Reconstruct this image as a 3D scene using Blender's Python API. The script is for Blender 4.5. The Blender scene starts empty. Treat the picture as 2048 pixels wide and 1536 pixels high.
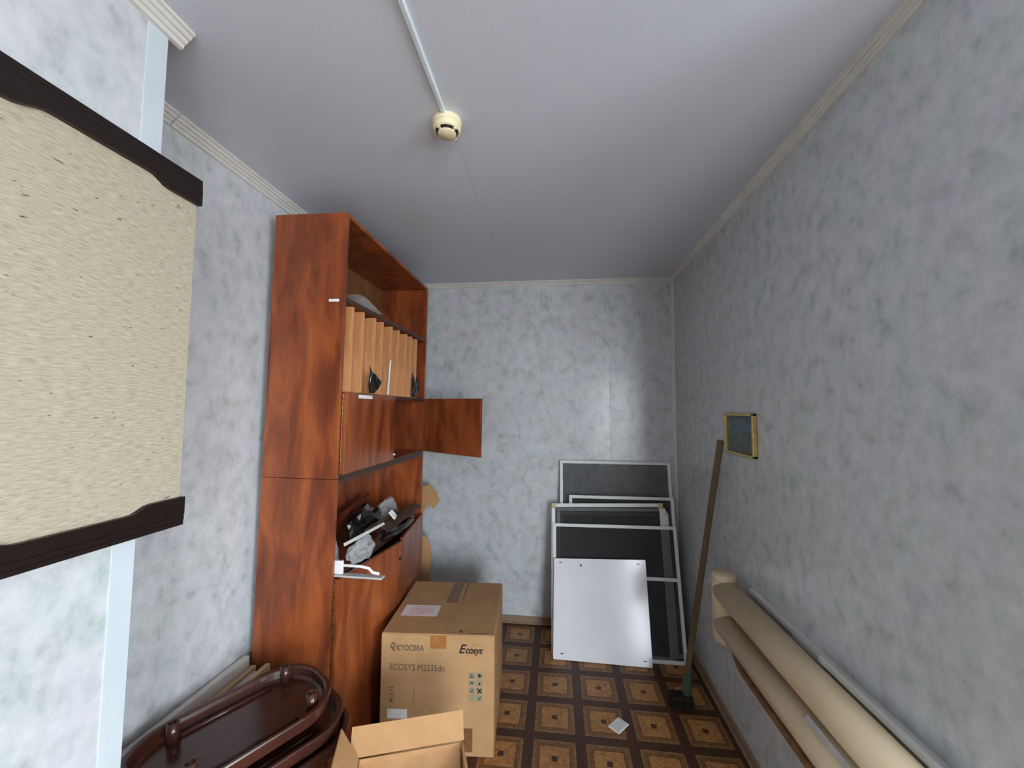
import bpy, bmesh, math, random
from mathutils import Vector, Matrix, noise
random.seed(4)
PI = math.pi
scene = bpy.context.scene
col = scene.collection

# ------------------------------------------------------------------ camera
CAM_H, PITCH, YAW, ROLL, FPX = 1.53, 0.0649, -0.1121, 0.0062, 797.9
cam_data = bpy.data.cameras.new('camera')
cam_data.sensor_fit = 'HORIZONTAL'; cam_data.sensor_width = 36.0
cam_data.lens = FPX / 2048 * 36.0
cam_data.clip_start = 0.02; cam_data.clip_end = 200
cam = bpy.data.objects.new('camera', cam_data); col.objects.link(cam)
fw = Vector((math.sin(YAW)*math.cos(PITCH), math.cos(YAW)*math.cos(PITCH), math.sin(PITCH)))
r0 = Vector((math.cos(YAW), -math.sin(YAW), 0)); u0 = r0.cross(fw)
rt = r0*math.cos(ROLL)+u0*math.sin(ROLL); up = u0*math.cos(ROLL)-r0*math.sin(ROLL)
M = Matrix((rt, up, -fw)).transposed().to_4x4(); M.translation = (0, 0, CAM_H)
cam.matrix_world = M
scene.camera = cam

# ------------------------------------------------------------------ room numbers
H = 2.5; XL = -1.2755; XR = 0.8425; YB = 2.972; XS = -0.975; YS = 0.843; YN = -3.4
YE, XE = 0.745, 3.0                        # the right-hand wall ends at YE; behind the camera the room widens to XE
WIN = (-2.7, -0.5, 0.8, 2.3)             # window in the far side wall (x = XE): y0, y1, z0, z1
DOOR = (1.1, 2.7, 0.08, 2.3)            # glazed balcony door in the near wall (y = YN): x0, x1, z0, z1

# ------------------------------------------------------------------ overcast daylight
world = bpy.data.worlds.new('overcast_sky'); scene.world = world; world.use_nodes = True
nt = world.node_tree; nt.nodes.clear()
out = nt.nodes.new('ShaderNodeOutputWorld'); bg = nt.nodes.new('ShaderNodeBackground')
tc = nt.nodes.new('ShaderNodeTexCoord'); sp = nt.nodes.new('ShaderNodeSeparateXYZ')
rp = nt.nodes.new('ShaderNodeValToRGB')
rp.color_ramp.elements[0].position = 0.47; rp.color_ramp.elements[0].color = (0.52, 0.55, 0.57, 1)
rp.color_ramp.elements[1].position = 0.53; rp.color_ramp.elements[1].color = (0.86, 0.95, 1.0, 1)
mr = nt.nodes.new('ShaderNodeMapRange'); mr.inputs[1].default_value = -1; mr.inputs[2].default_value = 1
nt.links.new(tc.outputs['Generated'], sp.inputs[0]); nt.links.new(sp.outputs[2], mr.inputs[0])
nt.links.new(mr.outputs[0], rp.inputs[0]); nt.links.new(rp.outputs[0], bg.inputs[0])
bg.inputs[1].default_value = 4.0
nt.links.new(bg.outputs[0], out.inputs[0])
# portals that only guide sampling of the sky through the two real openings
def portal(name, w, h, loc, d):
    l = bpy.data.lights.new(name, 'AREA'); l.shape = 'RECTANGLE'; l.size = w; l.size_y = h; l.cycles.is_portal = True
    o = bpy.data.objects.new(name, l); col.objects.link(o); o.location = loc
    o.rotation_euler = Vector(d).to_track_quat('-Z', 'Y').to_euler()
portal('window_right_offscreen', WIN[1]-WIN[0], WIN[3]-WIN[2], (XE+0.28, (WIN[0]+WIN[1])/2, (WIN[2]+WIN[3])/2), (-1, 0, 0))
portal('balcony_door_behind_offscreen', DOOR[1]-DOOR[0], DOOR[3]-DOOR[2], ((DOOR[0]+DOOR[1])/2, YN-0.28, (DOOR[2]+DOOR[3])/2), (0, 1, 0))
scene.view_settings.view_transform = 'Standard'; scene.view_settings.look = 'None'
scene.view_settings.exposure = 2.88; scene.view_settings.gamma = 1.0
scene.view_settings.use_curve_mapping = False

# ------------------------------------------------------------------ helpers
def lin(r, g, b):
    f = lambda c: c/12.92 if c <= 0.04045 else ((c+0.055)/1.055)**2.4
    return (f(r/255), f(g/255), f(b/255), 1)

def obj(name, bm, m, parent=None, loc=None, rot=None, smooth=False):
    me = bpy.data.meshes.new(name)
    bmesh.ops.recalc_face_normals(bm, faces=bm.faces)
    bm.to_mesh(me); bm.free()
    if smooth:
        for p in me.polygons: p.use_smooth = True
    if m: me.materials.append(m)
    return link(name, me, parent, loc, rot)

def link(name, me, parent=None, loc=None, rot=None):
    o = bpy.data.objects.new(name, me); col.objects.link(o)
    if parent: o.parent = parent
    if loc is not None: o.location = loc
    if rot is not None: o.rotation_euler = rot
    return o

def tag(o, label, cat, group=None):
    o['label'] = label; o['category'] = cat
    if group: o['group'] = group
    return o

def thing(name, label, cat, loc=(0, 0, 0), rot=(0, 0, 0), group=None):
    return tag(link(name, None, None, loc, rot), label, cat, group)

def struct(o):
    o['kind'] = 'structure'; return o

def bx(bm, x0, x1, y0, y1, z0, z1, bev=0.0, mat=None):
    vs = [bm.verts.new(p) for p in ((x0,y0,z0),(x1,y0,z0),(x1,y1,z0),(x0,y1,z0),(x0,y0,z1),(x1,y0,z1),(x1,y1,z1),(x0,y1,z1))]
    fs = [bm.faces.new([vs[i] for i in q]) for q in ((3,2,1,0),(4,5,6,7),(0,1,5,4),(1,2,6,5),(2,3,7,6),(3,0,4,7))]
    if mat is not None:
        bmesh.ops.transform(bm, matrix=mat, verts=vs)
    if bev > 0:
        es = list({e for f in fs for e in f.edges})
        bmesh.ops.bevel(bm, geom=es, offset=bev, segments=2, profile=0.5, affect='EDGES')
    return bm

def box(x0, x1, y0, y1, z0, z1, bev=0.0):
    return bx(bmesh.new(), x0, x1, y0, y1, z0, z1, bev)

def prism(bm, pts, a, b, axis='z', mat=None):
    """polygon pts extruded from a to b along an axis (pts are the other two coords in xyz order)"""
    def P(p, t):
        return {'z': (p[0], p[1], t), 'y': (p[0], t, p[1]), 'x': (t, p[0], p[1])}[axis]
    A = [bm.verts.new(P(p, a)) for p in pts]; B = [bm.verts.new(P(p, b)) for p in pts]
    n = len(pts)
    bm.faces.new(A[::-1]); bm.faces.new(B)
    for i in range(n): bm.faces.new((A[i], A[(i+1) % n], B[(i+1) % n], B[i]))
    if mat is not None: bmesh.ops.transform(bm, matrix=mat, verts=A+B)
    return bm

def lathe(bm, prof, seg=32, mat=None):
    rings = []
    for r, z in prof:
        if r < 1e-6: rings.append([bm.verts.new((0, 0, z))])
        else: rings.append([bm.verts.new((r*math.cos(2*PI*i/seg), r*math.sin(2*PI*i/seg), z)) for i in range(seg)])
    for a, b in zip(rings, rings[1:]):
        for i in range(seg):
            j = (i+1) % seg
            if len(a) == 1 and len(b) == 1: continue
            if len(a) == 1: bm.faces.new((a[0], b[j], b[i]))
            elif len(b) == 1: bm.faces.new((a[i], a[j], b[0]))
            else: bm.faces.new((a[i], a[j], b[j], b[i]))
    if mat is not None: bmesh.ops.transform(bm, matrix=mat, verts=[v for r in rings for v in r])
    return bm

def tube(bm, pts, rad, seg=12, flat=1.0, closed=False):
    pts = [Vector(p) for p in pts]; n = len(pts); rings = []
    prevn = None
    for i, p in enumerate(pts):
        a = pts[(i-1) % n] if (closed or i > 0) else p
        b = pts[(i+1) % n] if (closed or i < n-1) else p
        d = (b-a).normalized()
        ref = prevn if prevn is not None else (Vector((0, 0, 1)) if abs(d.z) < 0.9 else Vector((1, 0, 0)))
        nn = (ref-d*ref.dot(d)).normalized(); prevn = nn
        bb = d.cross(nn)
        r = rad[i] if isinstance(rad, (list, tuple)) else rad
        rings.append([bm.verts.new(p+nn*math.cos(2*PI*k/seg)*r+bb*math.sin(2*PI*k/seg)*r*flat) for k in range(seg)])
    m = n if closed else n-1
    for i in range(m):
        A, B = rings[i], rings[(i+1) % n]
        for k in range(seg): bm.faces.new((A[k], A[(k+1) % seg], B[(k+1) % seg], B[k]))
    if not closed: bm.faces.new(rings[0][::-1]); bm.faces.new(rings[-1])
    return bm

# ------------------------------------------------------------------ materials
def mat(name, color=(0.5, 0.5, 0.5, 1), rough=0.5, spec=0.5, metal=0.0):
    m = bpy.data.materials.new(name); m.use_nodes = True
    b = m.node_tree.nodes['Principled BSDF']
    b.inputs['Base Color'].default_value = color; b.inputs['Roughness'].default_value = rough
    b.inputs['Specular IOR Level'].default_value = spec; b.inputs['Metallic'].default_value = metal
    return m, m.node_tree, b

def N(nt, t, **k):
    n = nt.nodes.new(t)
    for a, v in k.items():
        if a.startswith('i_'):
            key = a[2:]; key = int(key) if key.isdigit() else key
            n.inputs[key].default_value = v
        else: setattr(n, a, v)
    return n

def ramp(nt, stops, interp='LINEAR'):
    n = nt.nodes.new('ShaderNodeValToRGB'); cr = n.color_ramp; cr.interpolation = interp
    while len(cr.elements) < len(stops): cr.elements.new(0.5)
    for e, (p, c) in zip(cr.elements, stops): e.position = p; e.color = c
    return n

def coords(nt, kind, scale=(1, 1, 1), loc=(0, 0, 0)):
    mp = N(nt, 'ShaderNodeMapping'); mp.inputs['Scale'].default_value = scale; mp.inputs['Location'].default_value = loc
    if kind == 'world': nt.links.new(N(nt, 'ShaderNodeNewGeometry').outputs['Position'], mp.inputs[0])
    else: nt.links.new(N(nt, 'ShaderNodeTexCoord').outputs['Object'], mp.inputs[0])
    return mp

def noisy(name, c1, c2, scale=8, rough=0.5, spec=0.5, stretch=(1, 1, 1), kind='object', detail=6, bump=0.0, lo=0.3, hi=0.7, metal=0.0, bscale=None):
    m, nt, b = mat(name, c1, rough, spec, metal)
    mp = coords(nt, kind, stretch)
    n = N(nt, 'ShaderNodeTexNoise'); n.inputs['Scale'].default_value = scale; n.inputs['Detail'].default_value = detail
    nt.links.new(mp.outputs[0], n.inputs['Vector'])
    r = ramp(nt, [(lo, c1), (hi, c2)]); nt.links.new(n.outputs[0], r.inputs[0])
    nt.links.new(r.outputs[0], b.inputs['Base Color'])
    if bump:
        n2 = N(nt, 'ShaderNodeTexNoise'); n2.inputs['Scale'].default_value = bscale or scale*4; n2.inputs['Detail'].default_value = 4
        nt.links.new(mp.outputs[0], n2.inputs['Vector'])
        bp = N(nt, 'ShaderNodeBump'); bp.inputs['Strength'].default_value = bump; bp.inputs['Distance'].default_value = 0.004
        nt.links.new(n2.outputs[0], bp.inputs['Height']); nt.links.new(bp.outputs[0], b.inputs['Normal'])
    return m

def marbled_pvc():
    m, nt, b = mat('marbled_pvc_panel', rough=0.23, spec=0.5)
    mp = coords(nt, 'world', (1, 1, 0.8))
    n1 = N(nt, 'ShaderNodeTexNoise'); n1.inputs['Scale'].default_value = 19; n1.inputs['Detail'].default_value = 6
    n1.inputs['Roughness'].default_value = 0.56; n1.inputs['Distortion'].default_value = 0.15
    n2 = N(nt, 'ShaderNodeTexNoise'); n2.inputs['Scale'].default_value = 7; n2.inputs['Detail'].default_value = 4
    n3 = N(nt, 'ShaderNodeTexNoise'); n3.inputs['Scale'].default_value = 60; n3.inputs['Detail'].default_value = 3
    for n in (n1, n2, n3): nt.links.new(mp.outputs[0], n.inputs['Vector'])
    a = ramp(nt, [(0.30, lin(150, 157, 157)), (0.41, lin(180, 185, 186)), (0.54, lin(197, 200, 203)), (0.72, lin(209, 210, 213))])
    c = ramp(nt, [(0.35, lin(194, 208, 206)), (0.5, lin(204, 206, 209)), (0.66, lin(206, 203, 216))])
    nt.links.new(n1.outputs[0], a.inputs[0]); nt.links.new(n2.outputs[0], c.inputs[0])
    mx = N(nt, 'ShaderNodeMix', data_type='RGBA'); mx.inputs[0].default_value = 0.36
    nt.links.new(a.outputs[0], mx.inputs[6]); nt.links.new(c.outputs[0], mx.inputs[7])
    m2 = N(nt, 'ShaderNodeMix', data_type='RGBA', blend_type='OVERLAY'); m2.inputs[0].default_value = 0.16
    nt.links.new(mx.outputs[2], m2.inputs[6]); nt.links.new(n3.outputs[0], m2.inputs[7])
    nt.links.new(m2.outputs[2], b.inputs['Base Color'])
    return m

def lacquer(name, dark, mid, light, rough=0.28, s=1.0):
    m, nt, b = mat(name, mid, rough, 0.5)
    mp = coords(nt, 'object', (5*s, 5*s, 1.1*s))
    n1 = N(nt, 'ShaderNodeTexNoise'); n1.inputs['Scale'].default_value = 2.2; n1.inputs['Detail'].default_value = 6; n1.inputs['Distortion'].default_value = 0.8
    mp2 = coords(nt, 'object', (60*s, 60*s, 5*s))
    n2 = N(nt, 'ShaderNodeTexNoise'); n2.inputs['Scale'].default_value = 2; n2.inputs['Detail'].default_value = 4
    nt.links.new(mp.outputs[0], n1.inputs['Vector']); nt.links.new(mp2.outputs[0], n2.inputs['Vector'])
    ad = N(nt, 'ShaderNodeMath', operation='MULTIPLY_ADD'); ad.inputs[1].default_value = 0.22
    nt.links.new(n2.outputs[0], ad.inputs[0]); nt.links.new(n1.outputs[0], ad.inputs[2])
    r = ramp(nt, [(0.36, dark), (0.58, mid), (0.82, light)])
    nt.links.new(ad.outputs[0], r.inputs[0]); nt.links.new(r.outputs[0], b.inputs['Base Color'])
    return m

def linen():
    m, nt, b = mat('linen_fabric', rough=0.9, spec=0.1)
    mp = coords(nt, 'object', (1, 0.4, 3.2))
    n1 = N(nt, 'ShaderNodeTexNoise'); n1.inputs['Scale'].default_value = 110; n1.inputs['Detail'].default_value = 5
    mp2 = coords(nt, 'object', (1, 0.75, 3.0))
    n2 = N(nt, 'ShaderNodeTexNoise'); n2.inputs['Scale'].default_value = 70; n2.inputs['Detail'].default_value = 2
    nt.links.new(mp.outputs[0], n1.inputs['Vector']); nt.links.new(mp2.outputs[0], n2.inputs['Vector'])
    r1 = ramp(nt, [(0.3, lin(162, 152, 130)), (0.7, lin(194, 185, 164))])
    r2 = ramp(nt, [(0.23, lin(128, 108, 90)), (0.30, (1, 1, 1, 1))])
    nt.links.new(n1.outputs[0], r1.inputs[0]); nt.links.new(n2.outputs[0], r2.inputs[0])
    mx = N(nt, 'ShaderNodeMix', data_type='RGBA', blend_type='MULTIPLY'); mx.inputs[0].default_value = 1
    nt.links.new(r1.outputs[0], mx.inputs[6]); nt.links.new(r2.outputs[0], mx.inputs[7])
    nt.links.new(mx.outputs[2], b.inputs['Base Color'])
    bp = N(nt, 'ShaderNodeBump'); bp.inputs['Strength'].default_value = 0.15; bp.inputs['Distance'].default_value = 0.002
    nt.links.new(n1.outputs[0], bp.inputs['Height']); nt.links.new(bp.outputs[0], b.inputs['Normal'])
    return m

def parquet_tile():
    m, nt, b = mat('parquet_print', rough=0.42, spec=0.4)
    t = N(nt, 'ShaderNodeTexCoord'); s = N(nt, 'ShaderNodeSeparateXYZ'); nt.links.new(t.outputs['Object'], s.inputs[0])
    ax = N(nt, 'ShaderNodeMath', operation='ABSOLUTE'); ay = N(nt, 'ShaderNodeMath', operation='ABSOLUTE')
    nt.links.new(s.outputs[0], ax.inputs[0]); nt.links.new(s.outputs[1], ay.inputs[0])
    mxx = N(nt, 'ShaderNodeMath', operation='MAXIMUM'); nt.links.new(ax.outputs[0], mxx.inputs[0]); nt.links.new(ay.outputs[0], mxx.inputs[1])
    sc = N(nt, 'ShaderNodeMath', operation='MULTIPLY'); sc.inputs[1].default_value = 10; nt.links.new(mxx.outputs[0], sc.inputs[0])
    bands = ramp(nt, [(0.0, lin(70, 44, 26)), (0.13, lin(188, 134, 78)), (0.655, lin(96, 62, 36)), (0.69, lin(134, 92, 54)), (0.86, lin(150, 112, 70))], 'CONSTANT')
    nt.links.new(sc.outputs[0], bands.inputs[0])
    mp = coords(nt, 'world', (1, 1, 1))
    n = N(nt, 'ShaderNodeTexNoise'); n.inputs['Scale'].default_value = 42; n.inputs['Detail'].default_value = 6; n.inputs['Distortion'].default_value = 1.2
    nt.links.new(mp.outputs[0], n.inputs['Vector'])
    vr = ramp(nt, [(0.3, (0.45, 0.38, 0.3, 1)), (0.62, (1.05, 1.05, 1.05, 1))]); nt.links.new(n.outputs[0], vr.inputs[0])
    mx = N(nt, 'ShaderNodeMix', data_type='RGBA', blend_type='MULTIPLY'); mx.inputs[0].default_value = 0.8
    nt.links.new(bands.outputs[0], mx.inputs[6]); nt.links.new(vr.outputs[0], mx.inputs[7])
    # mitred veneer joints along the diagonals
    df = N(nt, 'ShaderNodeMath', operation='SUBTRACT'); nt.links.new(ax.outputs[0], df.inputs[0]); nt.links.new(ay.outputs[0], df.inputs[1])
    da = N(nt, 'ShaderNodeMath', operation='ABSOLUTE'); nt.links.new(df.outputs[0], da.inputs[0])
    lt = N(nt, 'ShaderNodeMath', operation='LESS_THAN'); lt.inputs[1].default_value = 0.0016; nt.links.new(da.outputs[0], lt.inputs[0])
    ml = N(nt, 'ShaderNodeMath', operation='MULTIPLY'); ml.inputs[1].default_value = 0.45; nt.links.new(lt.outputs[0], ml.inputs[0])
    mx2 = N(nt, 'ShaderNodeMix', data_type='RGBA'); mx2.inputs[7].default_value = lin(92, 60, 36)
    nt.links.new(ml.outputs[0], mx2.inputs[0]); nt.links.new(mx.outputs[2], mx2.inputs[6])
    nt.links.new(mx2.outputs[2], b.inputs['Base Color'])
    return m

def see_through(name, color, fac, rough=0.5):
    """insect mesh / thin film: part of the light passes straight through"""
    m = bpy.data.materials.new(name); m.use_nodes = True; nt = m.node_tree
    b = nt.nodes['Principled BSDF']; b.inputs['Base Color'].default_value = color; b.inputs['Roughness'].default_value = rough
    o = nt.nodes['Material Output']; t = N(nt, 'ShaderNodeBsdfTransparent'); mx = N(nt, 'ShaderNodeMixShader'); mx.inputs[0].default_value = fac
    nt.links.new(t.outputs[0], mx.inputs[1]); nt.links.new(b.outputs[0], mx.inputs[2]); nt.links.new(mx.outputs[0], o.inputs[0])
    return m

PVC = marbled_pvc()
CEIL = noisy('ceiling_pvc', lin(208, 215, 226), lin(211, 218, 229), 90, 0.42, 0.45, (1, 1, 1), 'world')
PLASTER = mat('plaster_backing', lin(96, 94, 92), 0.9, 0.2)[0]
TRIMW = noisy('trim_plastic', lin(206, 204, 198), lin(218, 217, 212), 20, 0.4, 0.5)
STRIPW = noisy('corner_plastic', lin(196, 206, 213), lin(204, 213, 219), 12, 0.35, 0.5)
FLOORD = noisy('floor_dark_band', lin(60, 36, 24), lin(86, 54, 36), 60, 0.45, 0.4, (1, 1, 1), 'world')
PARQ = parquet_tile()
BASEB = noisy('baseboard_wood', lin(128, 104, 82), lin(150, 124, 98), 25, 0.5, 0.4, (1, 1, 4))
WOOD = lacquer('lacquered_veneer', lin(80, 38, 25), lin(128, 63, 34), lin(168, 90, 46))
PLANKW = lacquer('loose_plank_veneer', lin(66, 30, 20), lin(98, 46, 27), lin(120, 60, 35))
EDGE = noisy('veneer_edge', lin(58, 36, 28), lin(78, 50, 38), 20, 0.5)
HARDB = noisy('hardboard', lin(120, 78, 46), lin(140, 94, 58), 14, 0.7, 0.2)
BIRCH = lacquer('light_birch_veneer', lin(168, 108, 66), lin(202, 142, 94), lin(216, 162, 114), 0.4)
BRASS = noisy('brass', lin(120, 96, 54), lin(165, 138, 80), 160, 0.4, 0.5, (1, 1, 1), 'object', metal=1.0)
DARKW = noisy('dark_rail_wood', lin(24, 15, 13), lin(33, 21, 18), 40, 0.42, 0.4, (1, 1, 6))
LINEN = linen()
CARD = noisy('cardboard', lin(176, 136, 96), lin(190, 150, 108), 9, 0.8, 0.15, (1, 1, 1), bump=0.05)
CARDI = noisy('cardboard_inner', lin(178, 136, 94), lin(194, 150, 106), 12, 0.8, 0.15)
TAPE = noisy('packing_tape', lin(150, 96, 50), lin(176, 118, 66), 30, 0.25, 0.5)
TAPED = noisy('packing_tape_worn', lin(104, 70, 40), lin(136, 96, 58), 50, 0.35, 0.5, (1, 0.2, 1))
INK = mat('black_print', lin(46, 44, 40), 0.7, 0.2)[0]
INKG = mat('grey_print', lin(104, 90, 74), 0.7, 0.2)[0]
INKP = mat('pale_print', lin(150, 138, 112), 0.8, 0.2)[0]
RED = mat('red_print', lin(226, 158, 158), 0.7, 0.2)[0]
PAPER = noisy('white_paper', lin(226, 224, 222), lin(236, 235, 234), 20, 0.8, 0.2)
WMET = noisy('white_enamel', lin(226, 226, 234), lin(232, 232, 238), 6, 0.16, 0.5)
WFRAME = noisy('white_aluminium', lin(214, 216, 212), lin(226, 228, 226), 12, 0.4, 0.5)
YELC = noisy('yellowed_plastic', lin(190, 160, 112), lin(206, 180, 134), 30, 0.5)
MESH = see_through('insect_mesh', lin(58, 58, 60), 0.6, 0.8)
BLACK = mat('black_plastic', lin(14, 14, 16), 0.3, 0.5)[0]
BAGB = noisy('black_film', lin(16, 16, 18), lin(30, 28, 26), 10, 0.18, 0.6, bump=0.3, bscale=26)
BAGC = see_through('clear_film', lin(236, 240, 242), 0.30, 0.05)
CREAM = noisy('radiator_paint', lin(196, 176, 144), lin(208, 190, 160), 7, 0.5, 0.35, (1, 0.5, 1), 'object', bump=0.05)
RUST = noisy('rusty_steel', lin(110, 74, 50), lin(140, 104, 70), 30, 0.7, 0.3)
DETC = noisy('detector_plastic', lin(226, 214, 176), lin(234, 223, 188), 12, 0.42, 0.5)
CABLEW = noisy('cable_duct', lin(206, 218, 222), lin(216, 226, 230), 9, 0.4, 0.5)
GOLD = noisy('gilt_moulding', lin(188, 160, 92), lin(214, 188, 120), 40, 0.3, 0.5, metal=0.7)
STICK = noisy('weathered_wood', lin(84, 70, 50), lin(108, 92, 66), 26, 0.6, 0.3, (1, 1, 0.15))
GREEN = noisy('green_plastic', lin(50, 66, 60), lin(64, 82, 74), 20, 0.4)
BRIST = noisy('dark_bristle', lin(30, 30, 26), lin(50, 46, 38), 80, 0.9, 0.1, (1, 1, 0.2))
BROWN = noisy('brown_plastic', lin(58, 30, 24), lin(72, 40, 32), 10, 0.2, 0.5)
WOODB = noisy('bare_wood', lin(190, 166, 128), lin(206, 184, 148), 18, 0.6, 0.3, (1, 0.2, 1))
GREYP = noisy('grey_plastic', lin(178, 174, 172), lin(192, 190, 188), 14, 0.4)
GLASS = see_through('window_glass', (0.9, 0.95, 1, 1), 0.05, 0.02)

# ------------------------------------------------------------------ the setting
floor = struct(obj('floor', box(XL-0.02, XE+0.02, YN-0.02, YB+0.02, -0.08, 0.0), FLOORD))
bm = box(-0.096, 0.096, -0.096, 0.096, 0, 0.0006); tile_me = bpy.data.meshes.new('tile'); bm.to_mesh(tile_me); bm.free(); tile_me.materials.append(PARQ)
MOD = 0.2395
for i in range(-6, 13):
    for j in range(-24, 5):
        x = -0.012+MOD*i; y = 2.107+MOD*j
        if x-0.1 > XL and x+0.1 < (XR if y+0.1 > YE else XE) and y-0.1 > YN and y+0.1 < YB and not (x-0.1 < XS and y-0.1 < YS):
            link('tile', tile_me, floor, (x, y, 0))

def panel_mesh(w, h, t=0.008):
    me = bpy.data.meshes.new('panel'); b = box(0, w-0.0012, -t, 0, 0, h, 0.0006); b.to_mesh(me); b.free(); me.materials.append(PVC); return me

def panels(parent, start, end, w, h, place, z0=0.0, first=None):
    """row of vertical PVC panels; place(s) -> (location, rotation about z)"""
    cache = {}
    s = start
    while s < end-0.004:
        e = min(end, (first if (s == start and first) else s+w))
        k = round(e-s, 4)
        if k not in cache: cache[k] = panel_mesh(k, h)
        l, rz = place(s, e)
        o = link('panel', cache[k], parent, (l[0], l[1], z0), (0, 0, rz))
        s = e

ceil = struct(obj('ceiling', box(XL-0.02, XE+0.02, YN-0.02, YB+0.02, H+0.01, H+0.1), PLASTER))
cpm = {}
seams = [XL]+[-0.36+0.25*k for k in range(-3, 14)]+[XE]
for a, b in zip(seams, seams[1:]):
    k = round(b-a, 4)
    if k not in cpm:
        me = bpy.data.meshes.new('panel'); q = box(0.0, k-0.0001, YN, YB, 0, 0.01, 0.00012); q.to_mesh(me); q.free(); me.materials.append(CEIL); cpm[k] = me
    link('panel', cpm[k], ceil, (a+(0.0008 if abs(a+0.36) < 0.01 else 0), 0, H))

wb = struct(obj('wall_back', box(XL-0.1, XR+0.1, YB+0.008, YB+0.1, 0, H), PLASTER))
# back wall: panel front face looks towards -y
def back_place(s, e): return (e-0.0012, YB, 0), PI
def add_back():
    edges = [XL]+[-1.116+0.25*k for k in range(0, 8)]+[XR]
    cache = {}
    for a, b in zip(edges, edges[1:]):
        k = round(b-a, 4)
        if k not in cache:
            me = bpy.data.meshes.new('panel'); q = box(0, k-0.0003, 0, 0.008, 0, H, 0.0004); q.to_mesh(me); q.free(); me.materials.append(PVC); cache[k] = me
        bow = -0.022 if abs(a-0.384) < 0.02 else 0.0      # one panel has sprung slightly out of line
        link('panel', cache[k], wb, (a, YB, 0), (0, 0, bow))
add_back()

# right wall, ending where the room widens
wr = struct(obj('wall_right', box(XR+0.008, XE+0.3, YE+0.008, YB+0.1, 0, H), PLASTER))
cache = {}
def rp_mesh(k, h):
    if (k, h) not in cache:
        me = bpy.data.meshes.new('panel'); q = box(0, 0.008, 0, k-0.0002, 0, h, 0.0003); q.to_mesh(me); q.free(); me.materials.append(PVC); cache[(k, h)] = me
    return cache[(k, h)]
edges = [YE]+[0.884+0.25*k for k in range(0, 9)]+[YB]
for a, b in zip(edges, edges[1:]):
    link('panel', rp_mesh(round(b-a, 4), H), wr, (XR, a, 0))
for k in range(8):
    a = XR+0.27*k; link('panel', rp_mesh(0.27, H), wr, (a, YE+0.008, 0), (0, 0, -PI/2))

# left wall: far recess and the projecting part nearer the door
wl = struct(obj('wall_left', box(XL-0.1, XL-0.008, YS-0.1, YB, 0, H), PLASTER))
a = YB
while a > YS+0.004:
    b = max(YS, a-0.25); link('panel', rp_mesh(round(a-b, 4), H), wl, (XL-0.008, b, 0)); a = b
wp = struct(obj('wall_left_projection', box(XL-0.1, XS-0.008, YN, YS-0.009, 0, H), PLASTER))
a = YS
while a > YN+0.004:
    b = max(YN, a-0.25); link('panel', rp_mesh(round(a-b, 4), H), wp, (XS-0.008, b, 0)); a = b
obj('return_panel', box(XL, XS-0.008, YS-0.0085, YS-0.0005, 0, H, 0.0006), PVC, wp)
# near wall with the balcony door, side wall with the window (both behind the camera)
def opening_wall(name, kind, lo, hi, o, t0, t1):
    bm = bmesh.new(); a, b, z0, z1 = o
    for (p, q, c, d) in ((lo, a, 0, H), (b, hi, 0, H), (a, b, 0, z0), (a, b, z1, H)):
        if kind == 'x': bx(bm, p, q, t0, t1, c, d)
        else: bx(bm, t0, t1, p, q, c, d)
    return struct(obj(name, bm, PVC))
opening_wall('wall_near', 'x', XL-0.1, XE+0.3, DOOR, YN-0.3, YN)
opening_wall('wall_side', 'y', YN, YE, WIN, XE, XE+0.3)
def glazing(name, w, z0, z1, loc, rz, mull):
    e = struct(link(name, None, None, loc, (0, 0, rz)))
    bm = bmesh.new()
    for (a, b, c, d) in ((0, w, z0, z0+0.06), (0, w, z1-0.06, z1), (0, 0.06, z0, z1), (w-0.06, w, z0, z1), (w*mull-0.03, w*mull+0.03, z0, z1)):
        bx(bm, a, b, -0.03, 0.03, c, d, 0.004)
    obj('frame', bm, STRIPW, e)
    for a, b in ((0.06, w*mull-0.03), (w*mull+0.03, w-0.06)):
        obj('pane', box(a, b, -0.003, 0.003, z0+0.06, z1-0.06), GLASS, e)
    bm = bmesh.new(); bx(bm, 0, 0.006, -0.2, -0.03, z0, z1); bx(bm, w-0.006, w, -0.2, -0.03, z0, z1); bx(bm, 0, w, -0.2, -0.03, z1-0.006, z1); bx(bm, 0, w, -0.2, -0.03, z0, z0+0.012)
    obj('reveal', bm, STRIPW, e)
glazing('window_1', WIN[1]-WIN[0], WIN[2], WIN[3], (XE+0.2, WIN[0], 0), PI/2, 0.5)
glazing('door_1', DOOR[1]-DOOR[0], DOOR[2], DOOR[3], (DOOR[1], YN-0.2, 0), PI, 0.5)

# trims
PROF = [(0, 0), (0.034, 0), (0.034, -0.006), (0.028, -0.008), (0.024, -0.014), (0.019, -0.015), (0.015, -0.021), (0.010, -0.023), (0.008, -0.030), (0.0, -0.032)]
def cornice(n, kind, a, b, s=1.15, dz=0.0):
    bm = bmesh.new()
    if kind == 'L': prism(bm, [(XL+p*s, H+q*s+dz) for p, q in PROF], a, b, 'y')
    if kind == 'P': prism(bm, [(XS+p*s, H+q*s) for p, q in PROF], a, b, 'y')
    if kind == 'R': prism(bm, [(XR-p*s, H+q*s) for p, q in PROF], a, b, 'y')
    if kind == 'B': prism(bm, [(YB-p*s, H+q*s) for p, q in PROF], a, b, 'x')
    return struct(obj('trim_%d' % n, bm, TRIMW))
cornice(1, 'L', 1.128, YB-0.035, 1.25); cornice(2, 'L', YS, 1.123, 1.25, 0.0)
cornice(3, 'P', YN, YS+0.035, 1.25); cornice(4, 'R', YE, YB-0.035, 1.0); cornice(5, 'B', XL, XR, 0.95)
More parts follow.
